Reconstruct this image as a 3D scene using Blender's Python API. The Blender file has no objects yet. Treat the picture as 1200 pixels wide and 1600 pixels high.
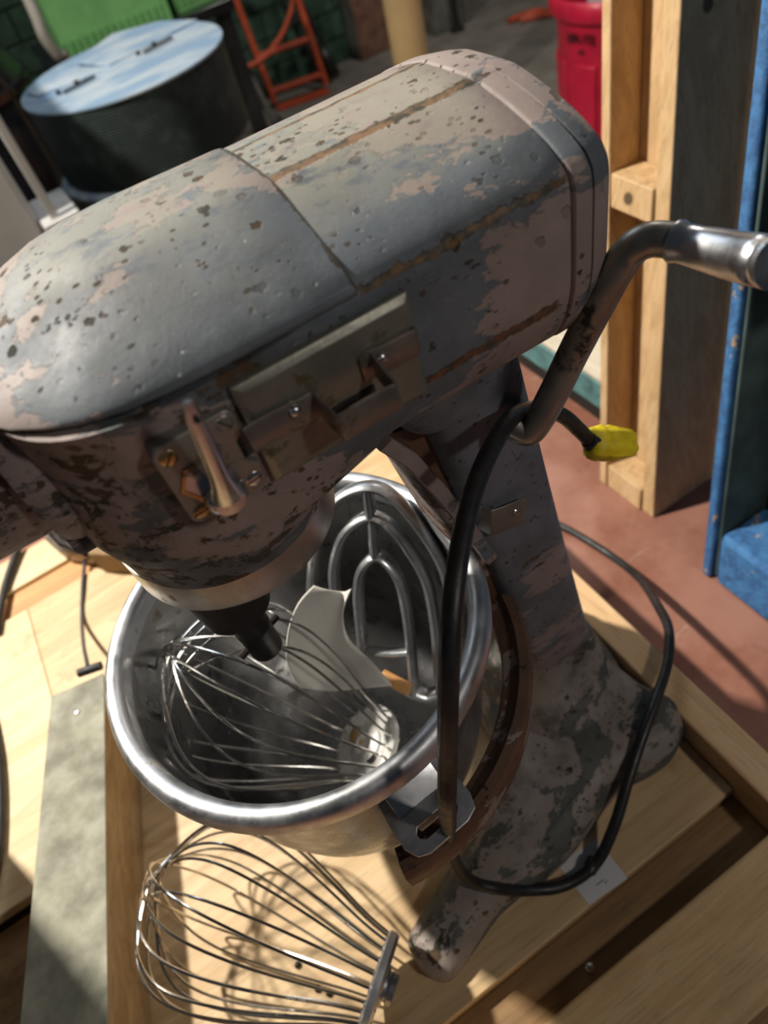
import bpy, bmesh, math, random
from mathutils import Vector, Matrix
random.seed(7)
D = bpy.data
C = bpy.context.scene.collection
SC = bpy.context.scene
# ------------------------------------------------------------------ camera
H = 0.79                      # camera height over the crate deck (z = 0)
F = 1080.0                    # focal length in pixels of a 1200x1600 frame
AX = Vector((0.83275921, -0.5179624, 0.19551738))
AY = Vector((-0.51242317, -0.58740257, 0.626403))
AZ = Vector((-0.20960579, -0.6218305, -0.75458084))
M3 = Matrix((AX, AY, AZ))     # world = M3 @ (right, down, forward)
def ray(px, py): return M3 @ Vector(((px-600)/F, (py-800)/F, 1.0))
def atx(px, py, v): r = ray(px, py); return r*(v/r.x)+Vector((0, 0, H))
def aty(px, py, v): r = ray(px, py); return r*(v/r.y)+Vector((0, 0, H))
def atz(px, py, v): r = ray(px, py); return r*((v-H)/r.z)+Vector((0, 0, H))
cam = D.cameras.new('camera'); co = D.objects.new('camera', cam); C.objects.link(co)
mr = M3 @ Matrix(((1, 0, 0), (0, -1, 0), (0, 0, -1)))
co.matrix_world = Matrix.Translation((0, 0, H)) @ mr.to_4x4()
cam.sensor_fit = 'VERTICAL'; cam.sensor_height = 36; cam.lens = F*36/1600
cam.clip_start = 0.02
cam.dof.use_dof = True; cam.dof.focus_distance = 0.42; cam.dof.aperture_fstop = 6.0
SC.camera = co
# ------------------------------------------------------------------ world and lamps
w = D.worlds.new('world'); SC.world = w; w.use_nodes = True
w.node_tree.nodes['Background'].inputs[0].default_value = (0.62, 0.72, 0.85, 1)
w.node_tree.nodes['Background'].inputs[1].default_value = 0.035
def area(name, loc, target, size, power, col, sy=None):
    l = D.lights.new(name, 'AREA'); l.energy = power; l.color = col; l.size = size
    if sy: l.shape = 'RECTANGLE'; l.size_y = sy
    o = D.objects.new(name, l); C.objects.link(o); o.location = loc
    o.rotation_euler = (Vector(target)-Vector(loc)).to_track_quat('-Z', 'Y').to_euler()
    return o
area('lamp_ceiling_left', (-1.02, 1.80, 2.28), (0, .3, .3), .13, 145, (1.0, .93, .82))
area('lamp_ceiling_right', (0.80, -1.0, 1.55), (0.2, .3, .3), .12, 6.5, (1.0, .91, .82))
area('window_daylight', (0.5, 3.2, 2.3), (0.1, .6, .3), 1.6, 16, (.80, .90, 1.0), .7)
area('lamp_far', (2.6, 2.6, 2.4), (1.8, 3.6, -.5), .5, 34, (1.0, .92, .85))
vs = SC.view_settings
SC.display_settings.display_device = 'sRGB'
vs.view_transform = 'Standard'; vs.look = 'None'; vs.gamma = 1; vs.exposure = 0.0; vs.use_curve_mapping = False
# ------------------------------------------------------------------ material helpers
class NT:
    def __init__(s, name):
        s.m = D.materials.new(name); s.m.use_nodes = True; s.t = s.m.node_tree; s.n = s.t.nodes
        s.b = s.n['Principled BSDF']
    def l(s, a, b): s.t.links.new(a, b)
    def coord(s, kind='Object', scale=(1, 1, 1), rot=(0, 0, 0)):
        if kind == 'World': o = s.n.new('ShaderNodeNewGeometry').outputs['Position']
        else: o = s.n.new('ShaderNodeTexCoord').outputs['Object']
        mp = s.n.new('ShaderNodeMapping'); mp.inputs['Scale'].default_value = scale; mp.inputs['Rotation'].default_value = rot
        s.l(o, mp.inputs[0]); return mp.outputs[0]
    def noise(s, co, scale, detail=4, rough=.55, dist=0):
        n = s.n.new('ShaderNodeTexNoise'); n.inputs['Scale'].default_value = scale; n.inputs['Detail'].default_value = detail
        n.inputs['Roughness'].default_value = rough; n.inputs['Distortion'].default_value = dist; s.l(co, n.inputs['Vector']); return n.outputs['Fac']
    def voro(s, co, scale, rnd=1):
        n = s.n.new('ShaderNodeTexVoronoi'); n.inputs['Scale'].default_value = scale; n.inputs['Randomness'].default_value = rnd
        s.l(co, n.inputs['Vector']); return n.outputs['Distance']
    def ramp(s, f, a, b, lo=0., hi=1.):
        n = s.n.new('ShaderNodeMapRange'); n.inputs[1].default_value = a; n.inputs[2].default_value = b
        n.inputs[3].default_value = lo; n.inputs[4].default_value = hi; n.interpolation_type = 'SMOOTHSTEP'; s.l(f, n.inputs[0]); return n.outputs[0]
    def math(s, op, a, b=None):
        n = s.n.new('ShaderNodeMath'); n.operation = op
        for i, v in enumerate((a, b)):
            if v is None: continue
            if isinstance(v, (int, float)): n.inputs[i].default_value = v
            else: s.l(v, n.inputs[i])
        return n.outputs[0]
    def mix(s, f, a, b):
        n = s.n.new('ShaderNodeMix'); n.data_type = 'RGBA'
        for i, v in ((0, f), (6, a), (7, b)):
            if isinstance(v, (int, float)): n.inputs[i].default_value = v
            elif isinstance(v, tuple): n.inputs[i].default_value = (*v, 1)
            else: s.l(v, n.inputs[i])
        return n.outputs[2]
    def bump(s, h, strength=.3, dist=.001, prev=None):
        n = s.n.new('ShaderNodeBump'); n.inputs['Strength'].default_value = strength; n.inputs['Distance'].default_value = dist
        s.l(h, n.inputs['Height'])
        if prev: s.l(prev, n.inputs['Normal'])
        return n.outputs[0]
    def out(s, col=None, rough=None, metal=None, normal=None, **k):
        for nm, v in (('Base Color', col), ('Roughness', rough), ('Metallic', metal), ('Normal', normal)):
            if v is None: continue
            if isinstance(v, tuple): s.b.inputs[nm].default_value = (*v, 1)
            elif isinstance(v, (int, float)): s.b.inputs[nm].default_value = v
            else: s.l(v, s.b.inputs[nm])
        for nm, v in k.items(): s.b.inputs[nm.replace('_', ' ')].default_value = v
        return s.m
def sep(s, co):
    n = s.n.new('ShaderNodeSeparateXYZ'); s.l(co, n.inputs[0]); return n.outputs
def plain(name, col, rough=.5, metal=0., var=.25, scale=30, bump=.0, aniso=(1, 1, 1), **k):
    s = NT(name); co_ = s.coord('Object', aniso)
    f = s.noise(co_, scale, 5, .6)
    c = s.mix(s.ramp(f, .3, .7), tuple(v*(1-var) for v in col), tuple(min(1, v*(1+var)) for v in col))
    nrm = s.bump(f, bump, .002) if bump else None
    r = s.ramp(s.noise(co_, scale*2.3, 3), .3, .7, max(0, rough-.1), min(1, rough+.1))
    return s.out(c, r, metal, nrm, **k)
def paint(name, grey=(.105, .122, .142), primer=(.26, .208, .192), edge=0, amount=.5, chips=.5, dirt=.3, pale=0., body=None, rust=0., lines=(), cs=17):
    """old casting: grey enamel flaking off mauve primer, dark chips, rust along the ridges"""
    s = NT(name); g = s.coord('World')
    st = s.coord('World', (1, 1, 1), (0, .5, 0))
    st2 = s.coord('World', (38, 70, 120), (0.1, .65, 0))
    st3 = s.coord('World', (10, 14, 24), (0.1, .65, 0))
    big = s.noise(st3, 1.0, 9, .62, .6)
    fine = s.noise(st2, .9, 6, .72)
    f = s.math('ADD', big, s.math('MULTIPLY', s.math('SUBTRACT', fine, .5), .34))
    if body: # more primer toward the rear: how the paint has worn, not light
        X = sep(s, g)[body[3] if len(body) > 3 else 0]
        X = s.math('ADD', X, s.math('MULTIPLY', s.math('SUBTRACT', fine, .5), .03))
        f = s.math('ADD', f, s.ramp(X, body[0], body[1], 0, body[2]))
    m = s.ramp(f, .985-amount, .995-amount)
    var = s.noise(g, 26, 4)
    gcol = s.mix(s.ramp(var, .35, .65), tuple(v*.82 for v in grey), tuple(v*1.2 for v in grey))
    pcol = s.mix(s.ramp(var, .3, .7), tuple(v*.85 for v in primer), tuple(v*1.12 for v in primer))
    c = s.mix(m, gcol, pcol)
    if pale:
        # patchy paler tone where the surface faces upward
        N = s.n.new('ShaderNodeNewGeometry').outputs['Normal']; nz = sep(s, N)[2]
        k = s.math('MULTIPLY', s.ramp(nz, .90, .995), s.ramp(s.noise(s.coord('World', (30, 60, 60), (0, .0, 0)), 1.4, 8, .72), .38, .50))
        c = s.mix(s.math('MULTIPLY', k, pale), c, (.27, .26, .205))
    # pits and chips
    v = s.voro(s.coord('World', (1, 1, 1), (.3, .2, .5)), 62)
    n2 = s.noise(g, 210, 3, .6)
    gate = s.ramp(s.noise(g, 24, 2), .38, .50)
    ch = s.math('MULTIPLY', s.ramp(s.math('ADD', v, s.math('MULTIPLY', n2, .42)), .37+.2*(chips-.5), .34+.2*(chips-.5)), gate)
    big2 = s.ramp(s.noise(s.coord('World', ((1.0, 1.4, 2.4) if cs < 20 else (1, 1, 1.25)), (0, .6, 0)), cs, 9, .68, .3), .66-.09*rust, .675-.09*rust)
    ccol = s.mix(s.ramp(s.noise(g, 60, 4), .4, .6), (.030, .030, .022), (.085, .048, .022))
    v2 = s.voro(s.coord('World', (1, 1.5, 1), (.9, .4, .1)), 150)
    gate2 = s.ramp(s.noise(g, 33, 4, .6), .50, .58)
    ch = s.math('MAXIMUM', ch, s.math('MULTIPLY', s.ramp(s.math('ADD', v2, s.math('MULTIPLY', n2, .5)), .50, .46), gate2))
    c = s.mix(s.math('MULTIPLY', ch, s.ramp(s.noise(g, 31, 2), .42, .58, .30, 1.0)), c, ccol)
    c = s.mix(big2, c, ccol)
    # straight rust / dirt lines at given heights
    hl = None
    for (ax, pos, wd, x0, x1, col) in lines:
        P = sep(s, g); q = P[{'x': 0, 'y': 1, 'z': 2, 'r': 1}[ax]]
        if ax == 'r': q = s.math('ABSOLUTE', s.math('SUBTRACT', q, YC))
        wob = s.math('MULTIPLY', s.math('SUBTRACT', s.noise(g, 95, 5, .75), .5), .008 if ax == 'r' else .010)
        d = s.math('ABSOLUTE', s.math('SUBTRACT', s.math('ADD', q, wob), pos))
        k = s.ramp(d, wd*1.15, wd*.7)
        if x0 is not None: k = s.math('MULTIPLY', k, s.math('MULTIPLY', s.ramp(P[0], x0, x0+.004), s.ramp(P[0], x1+.004, x1)))
        c = s.mix(k, c, s.mix(s.ramp(s.noise(g, 130, 4), .4, .62), col, (.045, .038, .024)))
        hl = k if hl is None else s.math('MAXIMUM', hl, k)
    dd = s.ramp(s.noise(g, 14, 6, .7), .52, .72, 0, dirt)
    c = s.mix(dd, c, (.035, .034, .024))
    spk = s.noise(g, 420, 3, .8)
    c = s.mix(s.math('MULTIPLY', s.ramp(spk, .63, .7), .35), c, (.36, .34, .27))
    h = s.math('SUBTRACT', s.math('MULTIPLY', s.math('SUBTRACT', 1.0, m), .35), s.math('ADD', ch, big2))
    if hl is not None: h = s.math('SUBTRACT', h, s.math('MULTIPLY', hl, .5))
    nr = s.bump(h, .7, .0016)
    nr = s.bump(s.noise(g, 260, 6, .75), .3, .001, nr)
    rg = s.ramp(s.noise(g, 45, 4), .3, .7, .50, .70)
    rg = s.math('ADD', rg, s.math('MULTIPLY', s.math('MAXIMUM', ch, big2), .3))
    return s.out(c, rg, 0.0, nr)
def wood(name, c1, c2, axis='x', rough=.65, grain=1., knots=0., stain=0.):
    s = NT(name)
    sc = {'x': (1.2, 16, 16), 'y': (16, 1.2, 16), 'z': (16, 16, 1.2)}[axis]
    g = s.coord('World', sc)
    f = s.noise(g, 3.2*grain, 8, .62, 1.1)
    f2 = s.noise(g, 16*grain, 4, .6)
    c = s.mix(s.ramp(f, .32, .68), c1, c2)
    c = s.mix(s.ramp(f2, .52, .68, 0, .35), c, tuple(v*.55 for v in c1))
    w_ = s.coord('World')
    if knots: c = s.mix(s.ramp(s.voro(w_, 9), .09, .05, 0, knots), c, (.05, .028, .012))
    if stain: c = s.mix(s.ramp(s.noise(w_, 9, 7, .7), .55, .66, 0, stain), c, tuple(v*.42 for v in c1))
    return s.out(c, rough, 0, s.bump(s.math('ADD', f, f2), .25, .0015))
def metal(name, col, rough=.3, brush=None, spots=0., spotcol=(.10, .08, .05), m=1.):
    s = NT(name); g = s.coord('World'); b = s.coord('World', brush or (1, 1, 1))
    f = s.noise(b, 60, 4, .6); f3 = s.noise(g, 22, 7, .68)
    c = s.mix(s.ramp(f3, .3, .7), tuple(v*.75 for v in col), tuple(min(1, v*1.12) for v in col))
    r = s.ramp(s.noise(g, 34, 6, .65), .3, .7, rough*.75, rough*1.35)
    mt = m
    if spots:
        k = s.ramp(f3, .62-.22*spots, .70-.22*spots); c = s.mix(k, c, spotcol)
        r = s.math('ADD', r, s.math('MULTIPLY', k, .3)); mt = s.math('SUBTRACT', m, s.math('MULTIPLY', k, .7*m))
    return s.out(c, r, mt, s.bump(f, .06, .001))
# ------------------------------------------------------------------ materials
RU = (.16, .085, .032)
M = {}
YC = .318
M['cover'] = paint('paint_front_cover', amount=.475, chips=.55, dirt=.38, pale=.6, body=(-.05, .02, -.03), lines=(('x', .0905, .0014, None, None, (.07, .06, .035)),))
M['body'] = paint('paint_motor_housing', amount=.40, chips=.6, dirt=.12, pale=.75, body=(.11, .175, .17),
                  lines=(('r', .0225, .0026, .088, .203, (.20, .115, .055)), ('z', .6375, .0017, .09, .197, (.17, .10, .04)), ('z', .577, .0030, .07, .19, (.15, .065, .03))))
M['casting'] = paint('paint_lower_casting', grey=(.09, .10, .11), amount=.49, chips=.75, dirt=.75, rust=1.15, cs=34)
M['endbell'] = paint('paint_end_bell', amount=.56, chips=.5, dirt=.2)
M['column'] = paint('paint_column', grey=(.125, .135, .16), primer=(.25, .20, .20), amount=.31, chips=.35, dirt=.10, rust=.2, body=(.33, .30, .16, 2))
M['base'] = paint('paint_base', grey=(.085, .09, .082), primer=(.27, .225, .20), amount=.50, chips=.6, dirt=.75, rust=.35)
M['yoke'] = paint('paint_yoke', grey=(.11, .055, .032), primer=(.27, .21, .19), amount=.42, chips=.6, dirt=.4, rust=.5)
M['steel'] = metal('stainless_steel', (.42, .42, .42), .30, (1, 1, 8), .04, (.30, .26, .20))
M['lip'] = metal('rolled_rim_steel', (.60, .615, .64), .44, None, .05, (.3, .28, .24))
M['ring'] = metal('brushed_ring_steel', (.44, .42, .38), .36, (1, 1, 14), .12, (.33, .22, .12))
M['blackmetal'] = metal('blackened_shaft', (.035, .028, .026), .42, None, .2, (.02, .012, .01), .6)
M['chrome'] = metal('worn_chrome', (.60, .61, .64), .27, None, .22, (.20, .18, .15))
M['wire'] = metal('whisk_wire', (.66, .64, .61), .16, None, .05)
M['alu'] = metal('cast_aluminium', (.44, .45, .47), .33, None, .15, (.25, .24, .22), .85)
M['plate'] = metal('name_plate_steel', (.235, .232, .195), .42, (6, 1, 6), .35, (.085, .072, .035), .6)
M['speedplate'] = metal('speed_plate_steel', (.25, .235, .21), .42, None, .15, (.13, .085, .05), .6)
M['brass'] = metal('brass_screw', (.50, .36, .17), .28, None, .3, (.16, .12, .08))
M['strap'] = metal('strap_steel', (.24, .205, .175), .36, None, .3, (.075, .048, .03), .65)
M['rod'] = metal('handle_rod_steel', (.36, .35, .31), .38, None, .18, (.055, .052, .042), .9)
M['dark'] = plain('dark_void', (.012, .011, .010), .8)
M['slot'] = plain('dark_slot', (.01, .008, .006), .7)
M['grease'] = plain('old_grease', (.018, .017, .016), .35, 0, .5, 220, .9)
M['rubber'] = plain('black_rubber', (.014, .014, .015), .46, 0, .4, 60, .2)
M['greycable'] = plain('grey_cable', (.06, .065, .07), .5)
M['yellow'] = plain('yellow_plug_rubber', (.88, .66, .012), .5, 0, .2, 70, .4)
M['ply'] = wood('plywood', (.58, .43, .24), (.72, .58, .36), 'x', .6, .6, 0, .45)
M['ply_shaded'] = wood('plywood_shaded', (.50, .335, .165), (.66, .48, .27), 'x', .55, .6, 0, .45)  # same plywood as the other deck boards, shade mixed into its colour
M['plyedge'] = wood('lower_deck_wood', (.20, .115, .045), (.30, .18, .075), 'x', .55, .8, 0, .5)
M['orange'] = wood('batten_wood', (.46, .21, .07), (.60, .31, .11), 'x', .55)
M['lumber'] = wood('pine_lumber', (.58, .37, .17), (.72, .50, .26), 'x', .6, 1.4, 0, .18)
M['lumber_y'] = wood('pine_lumber_y', (.60, .37, .18), (.74, .50, .28), 'y', .6, 1.2, 0, .25)
M['pallet'] = wood('raw_pallet_wood', (.48, .31, .15), (.62, .43, .235), 'z', .7, 1., .9, .12)
M['pallet_dark'] = wood('pallet_board_aged', (.22, .14, .065), (.32, .21, .10), 'z', .7, 1., .9, .5)
M['bar'] = plain('weathered_grey_beam', (.24, .235, .175), .7, 0, .35, 22, .5)
M['barside'] = wood('beam_side_wood', (.30, .20, .10), (.42, .30, .16), 'y', .75, 1., 0, .5)
s = NT('red_brown_table'); g = s.coord('World'); f = s.noise(g, 7, 8, .65)
c = s.mix(s.ramp(f, .35, .65), (.235, .092, .060), (.33, .160, .115))
c = s.mix(s.ramp(s.noise(s.coord('World', (1, 5, 1), (0, 0, .6)), 8, 5, .6), .66, .72, 0, .5), c, (.40, .33, .27))
c = s.mix(s.ramp(s.noise(g, 30, 6, .7), .62, .74, 0, .5), c, (.10, .055, .05))
M['redtop'] = s.out(c, .42, 0, s.bump(s.noise(g, 80, 5), .2, .001))
s = NT('blue_pallet_paint'); g = s.coord('World'); f = s.noise(g, 55, 8, .75)
c = s.mix(s.ramp(f, .4, .6), (.028, .115, .30), (.05, .20, .46)); c = s.mix(s.ramp(s.noise(g, 28, 8, .7), .61, .645), c, (.42, .32, .19))
c = s.mix(s.ramp(s.noise(g, 90, 5, .7), .55, .7, 0, .6), c, (.015, .035, .07))
M['blue'] = s.out(c, .6, 0, s.bump(f, .7, .004))
M['bluedark'] = plain('blue_green_inner_paint', (.045, .075, .075), .7, 0, .4, 14, .2)
M['cream'] = wood('cream_painted_top', (.55, .49, .38), (.66, .60, .49), 'y', .6, .5, 0, .1)
M['teal'] = plain('teal_painted_edge', (.075, .20, .21), .55, 0, .5, 25)
M['red'] = plain('red_bin_plastic', (.52, .012, .045), .42, 0, .15, 8)
M['cloth'] = plain('translucent_white_bag', (.62, .63, .64), .35, 0, .1, 10, 0, Transmission_Weight=.25)
M['white'] = plain('white_plastic_sheet', (.60, .58, .53), .55, 0, .1, 20, .1)
M['label'] = plain('white_paper_label', (.60, .60, .62), .6, 0, .05, 20)
M['ink'] = plain('grey_print', (.22, .22, .24), .6, 0, .05, 20)
M['inkblack'] = plain('black_print', (.02, .008, .01), .6, 0, .05, 20)
M['hubdisc'] = plain('white_cast_disc', (.74, .73, .70), .28, .25, .12, 18)
M['egg'] = plain('yellow_residue', (.62, .42, .16), .4, 0, .2, 40)
s = NT('pale_blue_steel'); g = s.coord('World', (1, 3, 1)); f = s.noise(g, 5, 5, .6)
M['palesteel'] = s.out(s.mix(s.ramp(f, .4, .62), (.34, .50, .70), (.62, .72, .80)), .30, .35)  # pale blue and blue-white noise patches in the base colour
s = NT('dark_mesh_steel'); g = s.coord('Object', (1, 1, 1)); z = sep(s, g)
rows = s.math('SINE', s.math('MULTIPLY', z[2], 900)); f = s.noise(g, 9, 6, .7)
c = s.mix(s.ramp(f, .45, .7), (.028, .042, .040), (.075, .10, .10)); c = s.mix(s.ramp(rows, .3, .9, 0, .5), c, (.016, .018, .018))
M['mesh'] = s.out(c, .45, .5, s.bump(rows, .4, .002))
M['bluesteel'] = plain('blue_grey_sheet_steel', (.10, .15, .19), .4, .5, .35, 6)
M['cabinet'] = plain('white_cabinet_enamel', (.46, .46, .45), .5, 0, .06, 6)
M['glossblack'] = plain('glossy_black_plastic', (.010, .010, .011), .16, 0, .4, 6)
M['green'] = plain('green_crate_plastic', (.17, .42, .15), .5, 0, .12, 8)
M['greenbrick'] = plain('green_painted_brick', (.035, .085, .055), .7, 0, .4, 12, .3)
M['brick'] = plain('red_brown_brick', (.17, .085, .055), .8, 0, .4, 12, .3)
M['mortar'] = plain('grey_mortar', (.13, .13, .115), .9, 0, .3, 12)
M['mortargreen'] = plain('green_mortar', (.022, .05, .035), .9, 0, .3, 12)
M['concrete'] = plain('grey_concrete', (.19, .175, .15), .75, 0, .22, 5, .1)
M['orangepaint'] = plain('orange_red_enamel', (.46, .075, .028), .5, 0, .15, 20)
M['cardboard'] = plain('tan_round_post', (.62, .42, .20), .6, 0, .1, 4)
M['terracotta'] = plain('terracotta', (.50, .18, .08), .7)
M['tape'] = plain('cable_strain_relief', (.02, .02, .02), .6)
# ------------------------------------------------------------------ geometry helpers
class MB:
    def __init__(s): s.v = []; s.f = []
    def add(s, v, f):
        o = len(s.v); s.v += [Vector(p) for p in v]; s.f += [tuple(i+o for i in q) for q in f]; return s
    def box(s, x0, x1, y0, y1, z0, z1, sh=(0, 0), T=None):
        v = [Vector((x+sh[0]*(z-z0), y+sh[1]*(z-z0), z)) for z in (z0, z1) for y in (y0, y1) for x in (x0, x1)]
        if T: v = [T @ p for p in v]
        return s.add(v, [(0, 2, 3, 1), (4, 5, 7, 6), (0, 1, 5, 4), (2, 6, 7, 3), (0, 4, 6, 2), (1, 3, 7, 5)])
    def loft(s, rings, cap=(True, True), closed=True):
        n = len(rings[0]); v = [p for r in rings for p in r]; f = []
        for k in range(len(rings)-1):
            for i in range(n if closed else n-1):
                j = (i+1) % n; f.append((k*n+i, k*n+j, (k+1)*n+j, (k+1)*n+i))
        if cap[0]: f.append(tuple(range(n))[::-1])
        if cap[1]: f.append(tuple((len(rings)-1)*n+i for i in range(n)))
        return s.add(v, f)
    def lathe(s, prof, T=None, n=48, a0=0, a1=2*math.pi, cap=(False, False)):
        full = abs(a1-a0-2*math.pi) < 1e-6; T = T or Matrix()
        m = n if full else n+1
        rings = [[T @ Vector((r*math.cos(a0+(a1-a0)*i/n), r*math.sin(a0+(a1-a0)*i/n), z)) for i in range(m)] for r, z in prof]
        return s.loft(rings, cap, full)
    def tube(s, pts, r, n=10, cap=True, closed=False, flat=None):
        pts = [Vector(p) for p in pts]; N = len(pts)
        rr = r if isinstance(r, (list, tuple)) else [r]*N
        up = None; rings = []
        for i, p in enumerate(pts):
            if closed: t = pts[(i+1) % N]-pts[i-1]
            else: t = pts[min(i+1, N-1)]-pts[max(i-1, 0)]
            t.normalize()
            if up is None:
                up = Vector((0, 0, 1)) if abs(t.z) < .9 else Vector((1, 0, 0))
            if flat is not None: up = Vector(flat)
            up = (up-t*up.dot(t)).normalized(); sd = t.cross(up)
            rings.append([p+(up*math.cos(a)+sd*math.sin(a))*rr[i] for a in [2*math.pi*k/n for k in range(n)]])
        if closed: rings.append(rings[0])
        return s.loft(rings, (cap and not closed, cap and not closed))
    def strip(s, pts, wdir, w_, t_):
        """flat bar bent along pts; wdir = width direction"""
        pts = [Vector(p) for p in pts]; N = len(pts); W = Vector(wdir).normalized(); rings = []
        for i, p in enumerate(pts):
            t = (pts[min(i+1, N-1)]-pts[max(i-1, 0)]).normalized(); nn = t.cross(W).normalized()
            b = W*w_/2; h = nn*t_/2; e = .82
            rings.append([p-b*e+h, p-b+h*.5, p-b-h*.5, p-b*e-h, p+b*e-h, p+b-h*.5, p+b+h*.5, p+b*e+h])
        return s.loft(rings)
    def poly(s, pts, d):
        """prism of the outline pts, extruded by vector d"""
        pts = [Vector(p) for p in pts]; d = Vector(d)
        return s.loft([pts, [p+d for p in pts]])
def smooth(pts, k=6, closed=False):
    pts = [Vector(p) for p in pts]; N = len(pts); out = []
    rng = range(N) if closed else range(N-1)
    for i in rng:
        if closed: a, b, c_, d = pts[i-1], pts[i], pts[(i+1) % N], pts[(i+2) % N]
        else: a, b, c_, d = pts[max(i-1, 0)], pts[i], pts[i+1], pts[min(i+2, N-1)]
        for j in range(k):
            t = j/k
            out.append(.5*((2*b)+(c_-a)*t+(2*a-5*b+4*c_-d)*t*t+(3*b-a-3*c_+d)*t**3))
    if not closed: out.append(pts[-1])
    return out
def chaikin(p, k=2, q=.25):
    for _ in range(k):
        o = []
        for i in range(len(p)):
            a, b = Vector(p[i]), Vector(p[(i+1) % len(p)])
            o += [a.lerp(b, q), a.lerp(b, 1-q)]
        p = o
    return p
def obj(name, mb, mat, parent=None, bev=0, ang=38, seg=2, flat=False, loc=None):
    me = D.meshes.new(name)
    if parent is not None and loc is None: loc = wloc(parent)
    L = Vector(loc) if loc is not None else Vector((0, 0, 0))
    me.from_pydata([p-L for p in mb.v], [], mb.f); me.materials.append(mat if not isinstance(mat, str) else M[mat])
    bm = bmesh.new(); bm.from_mesh(me); bmesh.ops.recalc_face_normals(bm, faces=bm.faces)
    bm.to_mesh(me); bm.free(); me.update()
    if not flat:
        me.shade_smooth(); me.set_sharp_from_angle(angle=math.radians(ang))
    o = D.objects.new(name, me); C.objects.link(o)
    if parent is not None: o.parent = parent; o.location = L-wloc(parent)
    else: o.location = L
    if bev:
        b = o.modifiers.new('bevel', 'BEVEL'); b.width = bev; b.segments = seg; b.limit_method = 'ANGLE'; b.angle_limit = math.radians(35)
        b.harden_normals = False
    return o
def wloc(o):
    L = Vector(o.location)
    while o.parent: o = o.parent; L = L+Vector(o.location)
    return L
def tag(o, label=None, cat=None, group=None, kind=None):
    for k, v in (('label', label), ('category', cat), ('group', group), ('kind', kind)):
        if v: o[k] = v
    return o
def thing(name, loc, label, cat, group=None):
    o = D.objects.new(name, None); C.objects.link(o); o.location = loc; o.empty_display_size = .02
    return tag(o, label, cat, group)
def frame(o, xd, yd=None):
    """matrix with x along xd, z as near to yd as can be"""
    x = Vector(xd).normalized(); r = Vector(yd or (0, 0, 1)); y = r.cross(x).normalized(); z = x.cross(y)
    m = Matrix((x, y, z)).transposed().to_4x4(); m.translation = Vector(o); return m
def zframe(o, zd, ref=(1, 0, 0)):
    z = Vector(zd).normalized(); y = z.cross(Vector(ref)).normalized(); x = y.cross(z)
    m = Matrix((x, y, z)).transposed().to_4x4(); m.translation = Vector(o); return m
def screw(parent, p, nrm, r, mat, name='screw', ang=0., h=.0012):
    T = zframe(p, nrm) @ Matrix.Rotation(ang, 4, 'Z')
    mb = MB().lathe([(r, -.001), (r, h*.25), (r*.86, h*.75), (r*.45, h), (.00001, h*1.02)], T, 20)
    o = obj(name, mb, mat, parent)
    obj('slot', MB().box(-r*.93, r*.93, -r*.10, r*.10, h*.35, h*1.08, T=T), 'slot', o, flat=True)
    return o
def text(name, body, size, T, mat, parent, extrude=.0002):
    cu = D.curves.new(name+'_font', 'FONT'); cu.body = body; cu.size = size; cu.extrude = extrude; cu.align_x = 'CENTER'; cu.align_y = 'CENTER'
    tmp = D.objects.new('tmp', cu); C.objects.link(tmp)
    bpy.context.view_layer.update()
    me = D.meshes.new_from_object(tmp.evaluated_get(bpy.context.evaluated_depsgraph_get())); D.objects.remove(tmp); D.curves.remove(cu)
    L = wloc(parent)
    for v in me.vertices: v.co = (T @ v.co)-L
    me.materials.clear(); me.materials.append(M[mat]); me.name = name
    o = D.objects.new(name, me); C.objects.link(o); o.parent = parent; return o
YC = .318; BX = .0017
# ================================================================== SETTING
o = obj('floor', MB().box(-4, 7, -2, 8, -.86, -.80), 'concrete'); tag(o, kind='structure')
def brickwall(name, x0, x1, y, z0, z1, m1, m2, bw, bh, limit_x=None):
    wl = obj(name, MB().box(x0, x1, y+.012, y+.2, z0, z1), m2); tag(wl, kind='structure')
    me = None; k = 0; z = z0
    while z < z1-.01:
        x = x0-(bw/2 if k % 2 else 0)
        while x < x1:
            a, b = max(x, x0)+.006, min(x+bw, x1)-.006
            full = abs((b-a)-(bw-.012)) < 1e-5
            if b-a > .03:
                if full and me is not None: br = D.objects.new('brick', me); C.objects.link(br)
                else:
                    mb = MB().box(-(b-a)/2, (b-a)/2, 0, .03, 0, bh-.012); br = obj('brick', mb, m1, flat=True)
                    if full: me = br.data
                br.parent = wl; br.location = ((a+b)/2, y-random.uniform(0, .004), z+.006)
            x += bw
        z += bh; k += 1
    return wl
brickwall('wall_back', .3, 2.35, 4.9, -.8, 1.6, 'greenbrick', 'mortargreen', .25, .15)
# brick pier and grey column to the right of the green wall
brickwall('wall_pier', 2.35, 2.85, 4.75, -.8, 1.2, 'brick', 'mortar', .25, .40)
o = obj('wall_right', MB().box(2.85, 3.15, 4.6, 5.1, -.8, 1.6), 'mortar', bev=.01); tag(o, kind='structure')
o = obj('wall_far', MB().box(3.15, 7, 5.0, 5.2, -.8, 1.6), 'concrete'); tag(o, kind='structure')
o = obj('wall_left', MB().box(-4, .3, 4.9, 5.1, -.8, 1.6), 'bluedark'); tag(o, kind='structure')
# ================================================================== WORK TABLE
t = thing('work_table', (.1, .4, -.8), 'large red-brown painted worktop, scuffed and scratched, under the crate and pallets', 'table')
obj('tabletop', MB().box(-1.3, .98, -.75, 1.2, -.13, -.09), 'redtop', t, bev=.003)
for x in (-1.2, .9):
    for y in (-.65, 1.12): obj('leg', MB().box(x-.04, x+.04, y-.04, y+.04, -.8, -.13), 'pallet_dark', t, bev=.003)
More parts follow.
